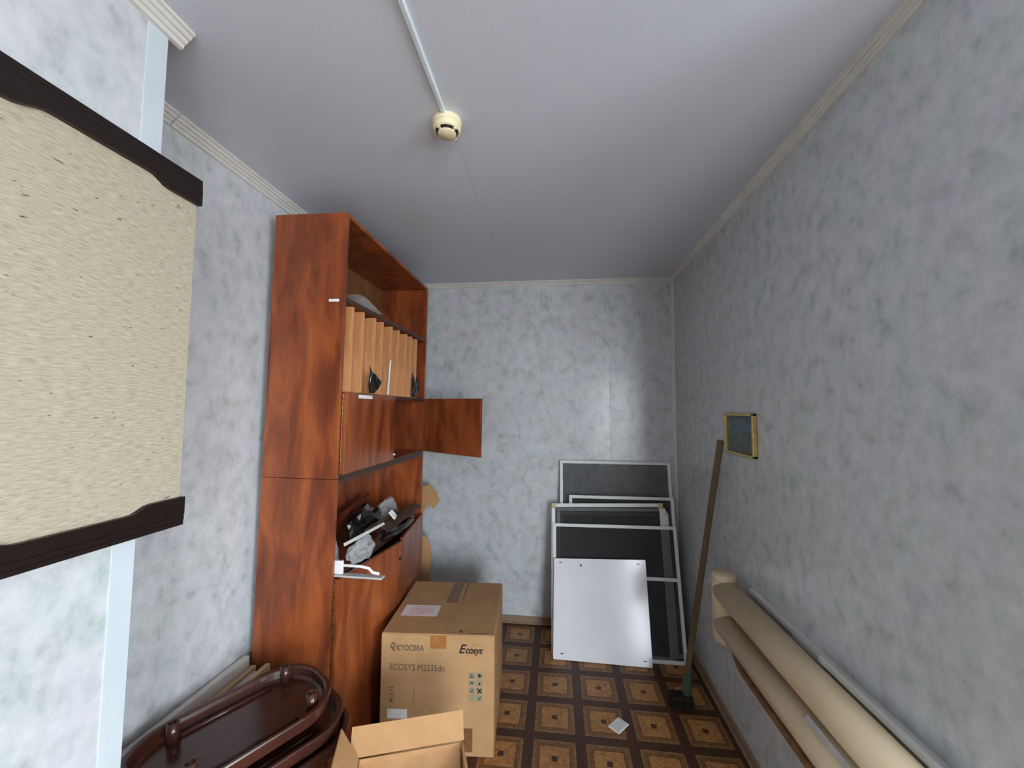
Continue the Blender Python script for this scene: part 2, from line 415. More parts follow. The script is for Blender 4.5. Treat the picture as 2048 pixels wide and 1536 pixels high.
bm = bmesh.new(); bx(bm, XS, XS+0.0022, YS-0.047, YS+0.0022, 0, H-0.04, 0.0006); bx(bm, XS-0.047, XS, YS, YS+0.0022, 0, H-0.04, 0.0006)
struct(obj('trim_6', bm, STRIPW))
bm = bmesh.new(); prism(bm, [(XR, YB), (XR-0.018, YB), (XR-0.014, YB-0.006), (XR-0.006, YB-0.014), (XR, YB-0.018)], 0.05, H-0.03, 'z')
struct(obj('trim_7', bm, TRIMW))
def skirting(name, kind, a, b, m):
    bm = bmesh.new(); pr = [(0, 0), (0.018, 0), (0.018, 0.008), (0.011, 0.014), (0.009, 0.042), (0.004, 0.05), (0, 0.05)]
    if kind == 'B': prism(bm, [(YB-p, q) for p, q in pr], a, b, 'x')
    if kind == 'R': prism(bm, [(XR-p, q) for p, q in pr], a, b, 'y')
    if kind == 'L': prism(bm, [(XL+p, q) for p, q in pr], a, b, 'y')
    return struct(obj(name, bm, m))
skirting('baseboard_back', 'B', XL, XR, BASEB); skirting('baseboard_right', 'R', YE, YB-0.02, BASEB); skirting('baseboard_left', 'L', YS, YB-0.02, BASEB)

# ------------------------------------------------------------------ wall unit
CW, CD, CH = 1.085, 0.333, 2.375          # width (y), depth (x), height
cab = thing('storage_cabinet', 'tall reddish brown lacquered storage cabinet with open niches and small doors', 'cabinet', (-0.917, 1.575, 0.0), (0, math.radians(0.6), 0))
T = 0.018
ZS = 1.238                                  # joint between lower and upper carcass
obj('side_panel', box(-CD, 0, 0, T, ZS+0.001, CH, 0.001), WOOD, cab)
sl = obj('side_panel', box(-CD, 0, 0, T, 0, ZS-0.001, 0.001), WOOD, cab)
obj('side_panel', box(-CD, 0, CW-T, CW, ZS+0.001, CH, 0.001), WOOD, cab)
obj('side_panel', box(-CD, 0, CW-T, CW, 0, ZS-0.001, 0.001), WOOD, cab)
obj('top_panel', box(-CD, 0, T, CW-T, CH-T, CH, 0.001), WOOD, cab)
obj('back_panel', box(-CD, -CD+0.004, T, CW-T, ZS, CH-T), HARDB, cab)
obj('back_panel', box(-CD, -CD+0.004, T, CW-T, 0.06, ZS-T), WOOD, cab)
for z in (2.008, 1.602, ZS):                # upper shelves
    sh = obj('shelf', box(-CD+0.004, -0.003, T, CW-T, z-(T if z > 1.3 else 0), z+(0 if z > 1.3 else T)), WOOD, cab)
    zz = (z-T, z) if z > 1.3 else (z, z+T)
    obj('shelf_edge', box(-0.003, 0.0, T, CW-T, zz[0], zz[1]), EDGE, sh)
for z in (ZS-0.001-T, 0.815, 0.06):         # lower carcass top, niche floor, bottom
    sh = obj('shelf', box(-CD+0.004, -0.003, T, CW-T, z, z+T), WOOD, cab)
    obj('shelf_edge', box(-0.003, 0.0, T, CW-T, z, z+T), EDGE, sh)
obj('plinth', box(-0.05, -0.03, T, CW-T, 0, 0.06), EDGE, cab)
def door(name, hy, ang, sgn, w, z0, z1, m):
    """door hinged on a vertical axis at local y = hy; sgn +1 runs towards +y when closed"""
    d = obj(name, box(0, 0.017, min(0, sgn*w), max(0, sgn*w), z0, z1, 0.0012), m, cab, (0.001, hy, 0), (0, 0, ang))
    return d
d1 = door('door', T+0.006, 0.0, 1, 0.517, 1.256, 1.6, WOOD)
obj('paper_label', box(0.0172, 0.0177, 0.10, 0.235, 1.578, 1.594), PAPER, d1)
bm = lathe(bmesh.new(), [(0, 0), (0.004, 0), (0.004, 0.006), (0.0055, 0.009), (0.004, 0.012), (0, 0.0125)], 12, Matrix.Translation((0.017, 0.505, 1.285)) @ Matrix.Rotation(PI/2, 4, 'Y'))
obj('knob', bm, PAPER, d1)
d2 = door('door', CW-T-0.006, math.radians(58), -1, 0.525, 1.25, 1.602, WOOD)
def piano_hinge(y, z0, z1):
    bm = bmesh.new(); n = 14
    for k in range(n):
        a = z0+(z1-z0)*k/n; b = z0+(z1-z0)*(k+0.86)/n
        lathe(bm, [(0, a), (0.0024, a), (0.0024, b), (0, b)], 8, Matrix.Translation((0.004, y, 0)))
    obj('piano_hinge', bm, BRASS, cab)
piano_hinge(T+0.001, 1.26, 1.598); piano_hinge(CW-T+0.002, 1.255, 1.6)
d3 = door('door', T+0.004, -math.radians(8.0), 1, 0.512, 0.066, 0.83, WOOD)
bm = lathe(bmesh.new(), [(0, 0), (0.010, 0), (0.010, 0.002), (0.006, 0.004), (0, 0.004)], 16, Matrix.Translation((0.017, 0.49, 0.745)) @ Matrix.Rotation(PI/2, 4, 'Y'))
obj('lock', bm, BLACK, d3)
d4 = door('door', CW-T-0.004, math.radians(7.0), -1, 0.512, 0.066, 0.838, WOOD)
piano_hinge(T-0.002, 0.07, 0.82)
obj('paper_label', box(-0.068, -0.022, -0.0006, 0.0, 1.985, 1.996), PAPER, cab)

def cabp(x, y, z):                          # cabinet-local point to world
    return Matrix.Translation((-0.917, 1.575, 0.0)) @ Matrix.Rotation(math.radians(0.6), 4, 'Y') @ Vector((x, y, z))

# birch boards standing in the niche
ys = [1.643, 1.739, 1.858, 1.945, 2.058, 2.156, 2.270, 2.354, 2.441]
for i, y in enumerate(ys):
    o = obj('birch_board', box(-0.30, 0, -0.016, 0, 0, 0.372, 0.001), BIRCH, None, cabp(0.012, y-1.575, 1.6035), (0, math.radians(0.6), random.uniform(-0.02, 0.02)))
    nth = ('first', 'second', 'third', 'fourth', 'fifth', 'sixth', 'seventh', 'eighth', 'ninth')[i]
    tag(o, 'light birch board in the cabinet niche, %s from the side panel with the white sticker' % nth, 'board', 'boards standing in the cabinet niche')
# black torn plastic and a white stick among the boards
p0 = cabp(0.035, 1.965-1.575, 1.604); p1 = p0+Vector((-0.002, 0.03, 0.182))
bm = tube(bmesh.new(), [p0, p1], 0.0055, 4)
tag(obj('white_stick', bm, TRIMW), 'thin white plastic stick leaning upright against the birch boards', 'stick')

# curled paper on the top shelf
bm = bmesh.new(); nx, ny = 8, 24; g = []
for i in range(nx+1):
    row = []
    for j in range(ny+1):
        t = j/ny; y = 0.03+0.30*t
        w = (1-t)**0.8
        x = -0.16+0.185*(i/nx)
        z = 2.0095+0.040*math.sin(PI*min(1, t*1.05))*(1-t)*0.9*(i/nx) + 0.014*(1-t)*(i/nx)
        row.append(bm.verts.new(cabp(x, y, z)))
    g.append(row)
for i in range(nx):
    for j in range(ny): bm.faces.new((g[i][j], g[i+1][j], g[i+1][j+1], g[i][j+1]))
bmesh.ops.solidify(bm, geom=bm.faces[:], thickness=0.0006)
tag(obj('curled_paper', bm, PAPER, smooth=True), 'curled white paper sheet lying on the top shelf of the tall cabinet', 'paper')

# ---- clutter in the lower niche (floor of the niche at local z 0.833)
NF = 0.8365
def crumple(name, center, size, m, label, cat, seed, amp=0.35, rot=(0, 0, 0)):
    """crumpled film: lumpy outline, broad flat facets, sharp creases"""
    bm = bmesh.new(); bmesh.ops.create_icosphere(bm, subdivisions=3, radius=1)
    rs = random.Random(seed)
    for v in bm.verts:
        d = v.co.normalized(); p = d*1.25+Vector((seed*7.1, seed*3.3, seed))
        k = 1+amp*1.3*noise.noise(p)+amp*0.9*(0.5-abs(noise.noise(p*2.3)))+amp*0.35*rs.uniform(-1, 1)
        v.co = d*min(k, 1.38)
        v.co.z = max(v.co.z, -0.75)
        v.co = Vector((v.co.x*size[0], v.co.y*size[1], (v.co.z+0.75)*size[2]))
    return tag(obj(name, bm, m, None, center, rot), label, cat)
def torn(name, pts, center, rot, label, cat, m, t=0.004, seed=1):
    bm = bmesh.new(); prism(bm, pts, -t/2, t/2, 'x')
    bmesh.ops.triangulate(bm, faces=bm.faces[:]); bmesh.ops.subdivide_edges(bm, edges=bm.edges[:], cuts=2, use_grid_fill=True)
    for v in bm.verts: v.co.x += 0.012*noise.noise(Vector((seed, v.co.y*28, v.co.z*28)))
    return tag(obj(name, bm, m, None, center, rot), label, cat)
def bar(name, p, q, w, t, m, label, cat, upv=(0, 0, 1), bev=0.001, group=None):
    p = Vector(p); q = Vector(q); d = (q-p); L = d.length; d.normalize()
    u = Vector(upv); u = (u-d*u.dot(d)).normalized(); s = d.cross(u)
    R = Matrix((d, s, u)).transposed().to_4x4(); R.translation = p
    o = obj(name, box(0, L, -w/2, w/2, -t/2, t/2, bev), m)
    o.matrix_world = R
    return tag(o, label, cat, group)
crumple('plastic_bag', cabp(-0.145, 0.55, NF), (0.052, 0.128, 0.086), BAGB, 'crumpled glossy black plastic bag in the cluttered cabinet niche', 'bag', 1)
crumple('plastic_bag', cabp(-0.150, 0.87, NF), (0.055, 0.095, 0.070), BAGC, 'crumpled clear plastic bag beyond the black bag in the niche', 'bag', 2)
crumple('plastic_bag', cabp(0.000, 0.245, NF), (0.034, 0.082, 0.050), BAGC, 'shiny clear plastic bag at the front of the niche above the white frame piece', 'bag', 3, 0.4)
crumple('bubble_wrap', cabp(-0.105, 0.135, NF), (0.038, 0.060, 0.082), BAGC, 'bundle of bubble wrap tucked behind the stickered side panel in the niche', 'wrap', 5, 0.3)
bar('wooden_plank', cabp(-0.245, 0.36, NF+0.075), cabp(-0.240, 0.78, NF+0.145), 0.018, 0.085, PLANKW, 'dark reddish wooden plank leaning diagonally inside the lower niche', 'plank', (0.30, -0.3, 0.8))
crumple('black_sheet', cabp(-0.004, 0.70, NF), (0.042, 0.215, 0.030), BAGB, 'dark folded plastic sheet spread along the front of the niche floor', 'sheet', 8, 0.25)
bar('brown_strip', cabp(0.018, 0.45, NF+0.073), cabp(0.012, 0.97, NF+0.080), 0.050, 0.006, EDGE, 'long dark brown strip lying across the niche clutter', 'strip', (0.5, 0, 0.85))
bar('brown_strip', cabp(-0.042, 0.38, NF+0.078), cabp(-0.040, 0.80, NF+0.084), 0.030, 0.008, STICK, 'olive brown wooden strip beside the black bag in the niche', 'strip', (0.5, 0, 0.85))
bar('white_strip', cabp(-0.006, 0.10, NF+0.108), cabp(0.006, 0.47, NF+0.096), 0.014, 0.008, TRIMW, 'narrow white plastic strip lying over the clear bag in the niche', 'strip', (1, 0, 0.4))
bm = bmesh.new(); prism(bm, [(0, 0), (0.036, 0), (0.036, 0.045), (0.028, 0.045), (0.028, 0.012), (0.008, 0.012), (0.008, 0.05), (0, 0.05)], 0, 0.010, 'x')
tag(obj('white_clip', bm, PAPER, None, cabp(0.024, 0.56, NF+0.092), (0.3, -0.6, 0)), 'small white U-shaped plastic clip lying on the dark niche clutter', 'clip')
S1 = [(0, 0), (-0.004, 0.05), (0.004, 0.13), (0.016, 0.098), (0.05, 0.085), (0.082, 0.058), (0.062, 0.02), (0.03, 0.0)]
torn('plastic_scrap', S1, cabp(0.030, 1.775-1.575, 1.6045), (0, 0, -0.25), 'crumpled black plastic scrap in front of the third birch board', 'scrap', BAGB, 0.004, 3)
S2 = [(0.0, 0.0), (0.0, 0.15), (0.03, 0.10), (0.05, 0.075), (0.066, 0.13), (0.095, 0.085), (0.082, 0.02), (0.05, 0.0)]
torn('plastic_scrap', S2, cabp(0.026, 2.340-1.575, 1.6045), (0, 0, -0.1), 'pointed black plastic scrap beside the ninth birch board', 'scrap', BAGB, 0.004, 6)
# white frame pieces sticking out over the near lower door
fr = thing('white_frame_piece', 'white plastic frame piece with rounded slot sticking out of the niche', 'frame piece', cabp(0.015, 0.0265, NF+0.0125))
bm = bmesh.new(); bx(bm, -0.12, 0.014, 0.0, 0.012, 0, 0.055, 0.002); obj('end_block', bm, PAPER, fr)
bm = tube(bmesh.new(), [(-0.10, 0.008, 0.036), (0.09, 0.008, 0.034), (0.125, 0.008, 0.028), (0.142, 0.008, 0.012), (0.17, 0.008, 0.008)], 0.006, 8); obj('rounded_rail', bm, PAPER, fr, smooth=True)
bar('white_strip', cabp(-0.10, 0.040, NF+0.006), cabp(0.20, 0.040, NF+0.006), 0.03, 0.008, GREYP, 'pale grey flat strip below the white frame piece over the door edge', 'strip')

# torn cardboard behind the wall unit
bm = bmesh.new()
prism(bm, [(-1.24, 0), (-0.885, 0), (-0.872, 0.44), (-0.868, 0.50), (-0.878, 0.58), (-0.905, 0.63), (-0.945, 0.66), (-0.945, 0.80), (-0.90, 0.86), (-0.862, 0.835), (-0.822, 0.885), (-0.85, 0.95), (-0.90, 1.0), (-0.95, 0.985), (-1.24, 1.02)], 0, 0.005, 'y')
tag(obj('cardboard_sheet', bm, CARDI, None, (0, 2.74, 0), (math.radians(-3), 0, 0)), 'torn cardboard sheet standing between the tall cabinet and the grey wall', 'cardboard')

# ------------------------------------------------------------------ fabric wall hanging
wh = thing('wall_hanging', 'beige linen wall hanging between two grooved dark wooden rails', 'wall hanging', (XS+0.004, 0.0, 1.233))
obj('fabric', box(0.006, 0.009, 0.124, 0.938, 0.03, 0.885), LINEN, wh)
def rail(flip):
    # shaped rail, outline in y,z: straight outer edge, wavy inner edge
    L0, L1 = 0.118, 0.942; C0 = (L0+L1)/2
    top = []
    import bisect
    def depth(y):
        d = abs(y-C0); half = (L1-L0)/2
        e = half-d                                    # distance from the end
        if e < 0.085: return 0.070
        if e < 0.13: t = (e-0.085)/0.045; t = t*t*(3-2*t); return 0.070-0.016*t
        if d > 0.09: return 0.054
        t = 1-max(0.0, (d-0.03))/0.06; t = t*t*(3-2*t); return 0.054+0.020*t
    n = 60; ysl = [L0+(L1-L0)*k/n for k in range(n+1)]
    bm = bmesh.new(); H0 = 0.909
    # three slats of profile give the two grooves
    for (f0, f1, x1) in ((0.0, 0.010, 0.020), (0.0112, 0.024, 0.021), (0.0252, None, 0.022)):
        A = [(y, f0) for y in ysl]; B = [(y, (f1 if f1 else depth(y))) for y in ysl]
        pts = A+B[::-1]
        pts = [(y, (H0-z if flip else z)) for y, z in pts]
        prism(bm, pts, 0.0, x1, 'x')
    pts = [(y, (H0-z if flip else z)) for y, z in [(L0+0.002, 0.002), (L1-0.002, 0.002), (L1-0.002, 0.05), (L0+0.002, 0.05)]]
    prism(bm, pts, 0.001, 0.017, 'x')
    return bm
obj('rail', rail(True), DARKW, wh); obj('rail', rail(False), DARKW, wh)

# ------------------------------------------------------------------ smoke detector and cable duct on the ceiling
det = thing('smoke_detector', 'round cream smoke detector with dark slots on the ceiling', 'smoke detector', (-0.366, 1.25, H))
bm = lathe(bmesh.new(), [(0, 0), (0.047, 0), (0.049, -0.004), (0.049, -0.016), (0.047, -0.019), (0, -0.019)], 40); obj('base', bm, DETC, det, smooth=False)
bm = lathe(bmesh.new(), [(0.046, -0.019), (0.0475, -0.024), (0.046, -0.036), (0.041, -0.041), (0.038, -0.041), (0.038, -0.034), (0.0, -0.034)], 40); obj('housing', bm, DETC, det, smooth=True)
bm = lathe(bmesh.new(), [(0, -0.034), (0.036, -0.034), (0.034, -0.045), (0, -0.045)], 40); obj('chamber', bm, BLACK, det)
bm = lathe(bmesh.new(), [(0.0, -0.044), (0.030, -0.044), (0.031, -0.047), (0.028, -0.051), (0, -0.052)], 40); obj('cap', bm, DETC, det, smooth=True)
for k in range(4):
    a = PI/4+k*PI/2+0.25
    obj('bridge', box(0.026, 0.0415, -0.005, 0.005, -0.0455, -0.036, 0.001), DETC, det, (0, 0, 0), (0, 0, a))
bm = prism(bmesh.new(), [(-0.008, 0), (0.008, 0), (0.008, -0.006), (0.005, -0.010), (-0.005, -0.010), (-0.008, -0.006)], YN, 1.203, 'y')
tag(obj('cable_duct', bm, CABLEW, None, (-0.366, 0, H)), 'thin white cable duct running along the ceiling to the smoke detector', 'cable duct')

# ------------------------------------------------------------------ picture on the right wall
pic = thing('framed_picture', 'small gilt framed dark teal landscape picture on the grey wall', 'picture', (XR, 1.945, 1.425))
pw, ph = 0.145, 0.096
bm = bmesh.new()
for (a, b, c, d) in ((-pw, pw, -ph, -ph+0.012), (-pw, pw, ph-0.012, ph), (-pw, -pw+0.012, -ph, ph), (pw-0.012, pw, -ph, ph)):
    bx(bm, -0.020, -0.002, a, b, c, d, 0.002)
obj('frame', bm, GOLD, pic)
m, nt_, b_ = mat('teal_landscape', rough=0.25, spec=0.5)
mp = coords(nt_, 'object', (1, 1, 1)); n1 = N(nt_, 'ShaderNodeTexNoise'); n1.inputs['Scale'].default_value = 22; n1.inputs['Detail'].default_value = 5
nt_.links.new(mp.outputs[0], n1.inputs['Vector']); s_ = N(nt_, 'ShaderNodeSeparateXYZ'); nt_.links.new(mp.outputs[0], s_.inputs[0])
ma = N(nt_, 'ShaderNodeMath', operation='MULTIPLY_ADD'); ma.inputs[1].default_value = 4.2; nt_.links.new(s_.outputs[2], ma.inputs[0]); nt_.links.new(n1.outputs[0], ma.inputs[2])
r_ = ramp(nt_, [(0.16, lin(34, 38, 34)), (0.3, lin(76, 80, 58)), (0.4, lin(44, 66, 66)), (0.6, lin(66, 92, 100)), (0.85, lin(44, 60, 62))])
nt_.links.new(ma.outputs[0], r_.inputs[0]); nt_.links.new(r_.outputs[0], b_.inputs['Base Color'])
obj('canvas', box(-0.010, -0.003, -pw+0.010, pw-0.010, -ph+0.010, ph-0.010), m, pic)

# ------------------------------------------------------------------ radiator on the right wall
rad = thing('pipe_radiator', 'cream painted pipe radiator of two thick tubes along the grey wall', 'radiator', (0.755, 1.965, 0.0))
def ypipe(r, z, y0, y1, x=0.0, seg=40):
    return lathe(bmesh.new(), [(0, 0), (r, 0), (r, y1-y0), (0, y1-y0)], seg, Matrix.Translation((x, y0, z)) @ Matrix.Rotation(-PI/2, 4, 'X'))
o = obj('tube', ypipe(0.054, 0.722, -1.19, -0.01), CREAM, rad, smooth=True)
o2 = obj('tube', ypipe(0.054, 0.577, -1.19, -0.01), CREAM, rad, smooth=True)
bm = lathe(bmesh.new(), [(0, 0.475), (0.030, 0.478), (0.052, 0.512), (0.052, 0.786), (0.046, 0.796), (0, 0.797)], 40); obj('header', bm, CREAM, rad, smooth=True)
bm = lathe(bmesh.new(), [(0.053, 0.768), (0.0555, 0.772), (0.053, 0.777)], 40); obj('weld_seam', bm, CREAM, rad, smooth=True)
bm = tube(bmesh.new(), [(0.025, 0.0, 0.50), (0.03, -0.02, 0.455), (0.03, -0.05, 0.43), (0.03, -0.10, 0.42), (0.03, -1.19, 0.42)], 0.013, 12); obj('return_pipe', bm, RUST, rad, smooth=True)
bm = bmesh.new()
bm.free()
for yy in (-0.5, -1.1):
    for zz in (0.66, 0.515): obj('bracket', box(0.03, XR-0.756, yy-0.01, yy+0.01, zz, zz+0.02), CREAM, rad)
for o_ in (o, o2):
    for p in o_.data.polygons: p.use_smooth = len(p.vertices) == 4
# white plastic strips on the wall side
bm = bmesh.new(); bx(bm, XR-0.020, XR, 0.76, 1.885, 0.748, 0.768, 0.002)
tag(obj('cable_trunking', bm, TRIMW), 'long white cable trunking fixed to the wall behind the radiator', 'cable duct')
tag(obj('white_batten', box(XR-0.034, XR-0.0205, 0.77, 1.535, 0.747, 0.770, 0.002), GREYP), 'pale plastic batten wedged between the radiator and the cable trunking', 'strip')
tag(obj('white_batten', box(XR-0.047, XR-0.0345, 0.77, 1.372, 0.766, 0.786, 0.002), TRIMW), 'shorter bright white batten lying on the upper radiator tube', 'strip')
bar('grey_strip', (0.716, 1.30, 0.6495), (0.716, 0.78, 0.6495), 0.018, 0.006, GREYP, 'thin grey plastic strip lying in the groove between the radiator tubes', 'strip', (-0.8, 0, 0.6))

# ------------------------------------------------------------------ broom
br = thing('broom', 'worn wooden broom leaning in the corner against the grey wall', 'broom', (0.66, 2.262, 0.0))
pA = Vector((0.004, 0.0, 0.11)); pB = Vector((0.834-0.66-0.008, 2.146-2.262, 1.384))
def local_bar(p, q, w, t, upv=(0, 0, 1), bev=0.001):
    d = q-p; L = d.length; d.normalize(); u = Vector(upv); u = (u-d*u.dot(d)).normalized(); s = d.cross(u)
    R = Matrix((d, s, u)).transposed().to_4x4(); R.translation = p
    bm = box(0, L, -w/2, w/2, -t/2, t/2, bev); bmesh.ops.transform(bm, matrix=R, verts=bm.verts); return bm
obj('handle', local_bar(pA, pB, 0.030, 0.014, (-0.5, -0.85, 0), 0.004), STICK, br)
bm = lathe(bmesh.new(), [(0, 0.05), (0.016, 0.05), (0.022, 0.07), (0.020, 0.15), (0.017, 0.20), (0, 0.20)], 16); bmesh.ops.transform(bm, matrix=Matrix.Rotation(math.radians(7), 4, 'Y'), verts=bm.verts)
obj('ferrule', bm, GREEN, br)
bm = bmesh.new(); bx(bm, -0.075, 0.035, -0.03, 0.03, 0.04, 0.062, 0.006); obj('brush_block', bm, BRIST, br)
bm = bmesh.new()
for i in range(11):
    for j in range(5):
        x = -0.07+0.0105*i; y = -0.024+0.012*j; dx = random.uniform(-0.008, 0.008)-0.008; dy = random.uniform(-0.006, 0.006)
        prism(bm, [(x-0.004, y-0.004), (x+0.004, y-0.004), (x+0.004, y+0.004), (x-0.004, y+0.004)], 0.001, 0.041, 'z', Matrix.Shear('XY', 4, (0, 0)))
o = obj('bristles', bm, BRIST, br); o['kind'] = 'stuff'

# ------------------------------------------------------------------ white chip on the floor
tag(obj('white_offcut', box(-0.042, 0.042, -0.030, 0.030, 0, 0.006, 0.001), PAPER, None, (0.296, 2.087, 0.001), (0, 0, math.radians(48))), 'small white rectangular offcut lying on the parquet patterned floor', 'offcut')

# ------------------------------------------------------------------ insect screens and enamel panel in the corner
def screen(x0, x1, hl, hr, yb, lean, label, bars=(), corner=None, wd=0.020, t=0.010, twist=0.0):
    """frame standing at y = yb and leaning back; x0..x1 along the floor, hl/hr height at either end"""
    e = thing('window_screen', label, 'window screen', (x0, yb, 0.001), (-math.atan(lean), 0, twist))
    k = math.sqrt(1+lean*lean); hl *= k; hr *= k; w = x1-x0
    def quad(pts): return prism(bmesh.new(), pts, -t, 0, 'y')
    m_ = WFRAME
    obj('side_rail', quad([(0, 0), (wd, 0), (wd, hl), (0, hl)]), m_, e)
    obj('side_rail', quad([(w-wd, 0), (w, 0), (w, hr), (w-wd, hr)]), m_, e)
    s = (hr-hl)/w
    obj('top_rail', quad([(wd, hl-wd+s*wd), (w-wd, hr-wd-s*wd), (w-wd, hr-s*wd), (wd, hl+s*wd)]), m_, e)
    obj('bottom_rail', quad([(wd, 0), (w-wd, 0), (w-wd, wd), (wd, wd)]), m_, e)
    for z in bars: obj('crossbar', quad([(wd, z), (w-wd, z), (w-wd, z+wd), (wd, z+wd)]), m_, e)
    bm = bmesh.new(); vs = [bm.verts.new(p) for p in ((wd/2, -t/2, wd/2), (w-wd/2, -t/2, wd/2), (w-wd/2, -t/2, hr-wd/2), (wd/2, -t/2, hl-wd/2))]; bm.faces.new(vs)
    obj('mesh', bm, MESH, e)
    if corner:
        for (cx, cz) in corner:
            obj('corner_piece', box(cx, cx+0.03, -t-0.001, 0.0005, cz, cz+0.03, 0.001), YELC, e)
    return e
screen(0.022, 0.790, 1.166, 1.166, 2.765, 0.160, 'tallest white framed insect screen, leaning directly on the back wall', (0.6,))
screen(0.086, 0.794, 0.930, 0.932, 2.684, 0.232, 'white framed insect screen directly in front of the tallest one')
screen(0.020, 0.748, 0.822, 0.835, 2.668, 0.238, 'white screen lower in the stack, seen through the yellow cornered frame', (), ((0.69, 0.84),))
screen(0.000, 0.730, 0.848, 0.866, 2.652, 0.243, 'dull white screen squeezed just behind the yellow cornered frame')
screen(-0.036, 0.712, 0.878, 0.900, 2.634, 0.250, 'white screen frame with yellowed corner pieces in mid stack', (), ((0.0, 0.872), (0.716, 0.893)), 0.024)
screen(-0.026, 0.782, 0.756, 0.762, 2.612, 0.258, 'wide white screen with a middle crossbar right behind the enamel panel', (0.455,))
pn = thing('enamel_panel', 'blank glossy white metal panel leaning against the insect screens', 'panel', (-0.024, 2.581, 0.001), (-math.atan(0.268), 0, -0.026))
pts = [(0.004, 0), (0.586, 0), (0.590, 0.004), (0.584, 0.586), (0.580, 0.590), (0.006, 0.570), (0.002, 0.566), (0, 0.004)]
obj('sheet', prism(bmesh.new(), pts, -0.012, 0, 'y'), WMET, pn)
for (hx, hz, w_) in ((0.035, 0.545, 0.016), (0.53, 0.56, 0.016), (0.045, 0.03, 0.016), (0.54, 0.028, 0.016)):
    obj('slot', box(hx, hx+w_, -0.0128, -0.0121, hz, hz+0.006), BLACK, pn)
bm = lathe(bmesh.new(), [(0, 0), (0.007, 0), (0.007, 0.0008), (0, 0.0008)], 16, Matrix.Translation((0.175, -0.0121, 0.536)) @ Matrix.Rotation(PI/2, 4, 'X'))
obj('hole', bm, BLACK, pn)

# ------------------------------------------------------------------ printer carton
BW, BD, BH = 0.515, 0.55, 0.517
ct = thing('printer_carton', 'large closed printer carton with black lettering, beside the tall cabinet', 'carton', (-0.792, 1.803, 0.001), (0, 0, math.radians(4.0)))
obj('carton_body', box(0, BW, 0, BD, 0, BH-0.004, 0.004), CARD, ct)
obj('top_flap', box(0.003, BW-0.003, 0.002, BD/2+0.02, BH-0.004, BH, 0.0012), CARD, ct)
obj('top_flap', box(0.003, BW-0.003, BD/2+0.0215, BD-0.002, BH-0.004, BH-0.0006, 0.0012), CARD, ct)
obj('packing_tape', box(0.235, 0.295, BD/2+0.022, BD, BH-0.0006, BH+0.0002), TAPED, ct)
obj('packing_tape', box(0.312, 0.324, BD/2+0.06, BD, BH-0.0006, BH+0.0001), TAPED, ct)
tp = obj('packing_tape', box(0.225, 0.297, -0.0008, 0.0, BH-0.062, BH-0.006), TAPE, ct)
obj('packing_tape', box(0.175, 0.215, -0.0006, 0.0, BH-0.085, BH-0.006), noisy('old_tape', lin(176, 140, 94), lin(188, 150, 104), 30, 0.3), ct)
def text(s, loc, rot, size, m, parent, sx=1.0, shear=0.0, spacing=1.0, name='printed_text', bold=0.0):
    cu = bpy.data.curves.new('t', 'FONT'); cu.body = s; cu.size = size; cu.extrude = 0.0002; cu.shear = shear; cu.space_character = spacing; cu.offset = bold
    cu.resolution_u = 3
    t = bpy.data.objects.new('t', cu); col.objects.link(t)
    dg = bpy.context.evaluated_depsgraph_get(); me = bpy.data.meshes.new_from_object(t.evaluated_get(dg))
    bpy.data.objects.remove(t); me.materials.clear(); me.materials.append(m)
    o = link(name, me, parent, loc, rot); o.scale = (sx, 1, 1); return o
FRONT = (PI/2, 0, 0); YF = -0.0006
text('KYOCERA', (0.071, YF, BH-0.074), FRONT, 0.034, INKG, ct, 0.80, 0, 1.0, bold=0.0008)
emb = bmesh.new()
prism(emb, [(0.040, 0.026), (0.052, 0.040), (0.066, 0.040), (0.060, 0.030), (0.050, 0.030)], -0.0008, -0.0001, 'y')
prism(emb, [(0.040, 0.020), (0.048, 0.026), (0.062, 0.012), (0.066, 0.0), (0.056, 0.004)], -0.0008, -0.0001, 'y')
prism(emb, [(0.056, 0.022), (0.066, 0.032), (0.066, 0.016)], -0.0008, -0.0001, 'y')
obj('printed_emblem', emb, INKG, ct, (0, 0, BH-0.080))
text('E', (0.352, YF, BH-0.078), FRONT, 0.054, INK, ct, 1.0, 0.35, 1.0, bold=0.001)
text('cosys', (0.382, YF, BH-0.078), FRONT, 0.040, INK, ct, 0.92, 0.3, 0.95, bold=0.001)
bm = bmesh.new(); arc = [(0.437+0.033*math.cos(a), -0.0006, BH-0.072+0.033*math.sin(a)) for a in [PI*(0.03+0.93*k/20) for k in range(21)]]
tube(bm, arc, 0.0006, 6); obj('printed_arc', bm, INKG, ct)
text('ECOSYS M2235dn', (0.040, YF, BH-0.160), FRONT, 0.040, INKG, ct, 0.83, 0, 1.0)
def mark(polys, m, name='printed_symbol'):
    bm = bmesh.new()
    for p in polys: prism(bm, p, -0.0008, -0.0001, 'y')
    return obj(name, bm, m, ct)
R4 = lambda a, b, c, d: [(a, c), (b, c), (b, d), (a, d)]
for r in range(4):                           # handling symbols, two columns
    for c in range(2):
        x = 0.400+0.034*c; z = BH-0.160-0.032*r
        mark([R4(x, x+0.029, z-0.027, z)], INKP, 'symbol_field')
def mk2(polys):
    bm = bmesh.new()
    for p in polys: prism(bm, p, -0.0012, -0.0008, 'y')
    return obj('printed_symbol', bm, INK, ct)
zc = BH-0.160
mk2([R4(0.407, 0.421, zc-0.022, zc-0.019), R4(0.407, 0.409, zc-0.022, zc-0.004), R4(0.419, 0.421, zc-0.022, zc-0.004), R4(0.413, 0.415, zc-0.022, zc-0.004)])
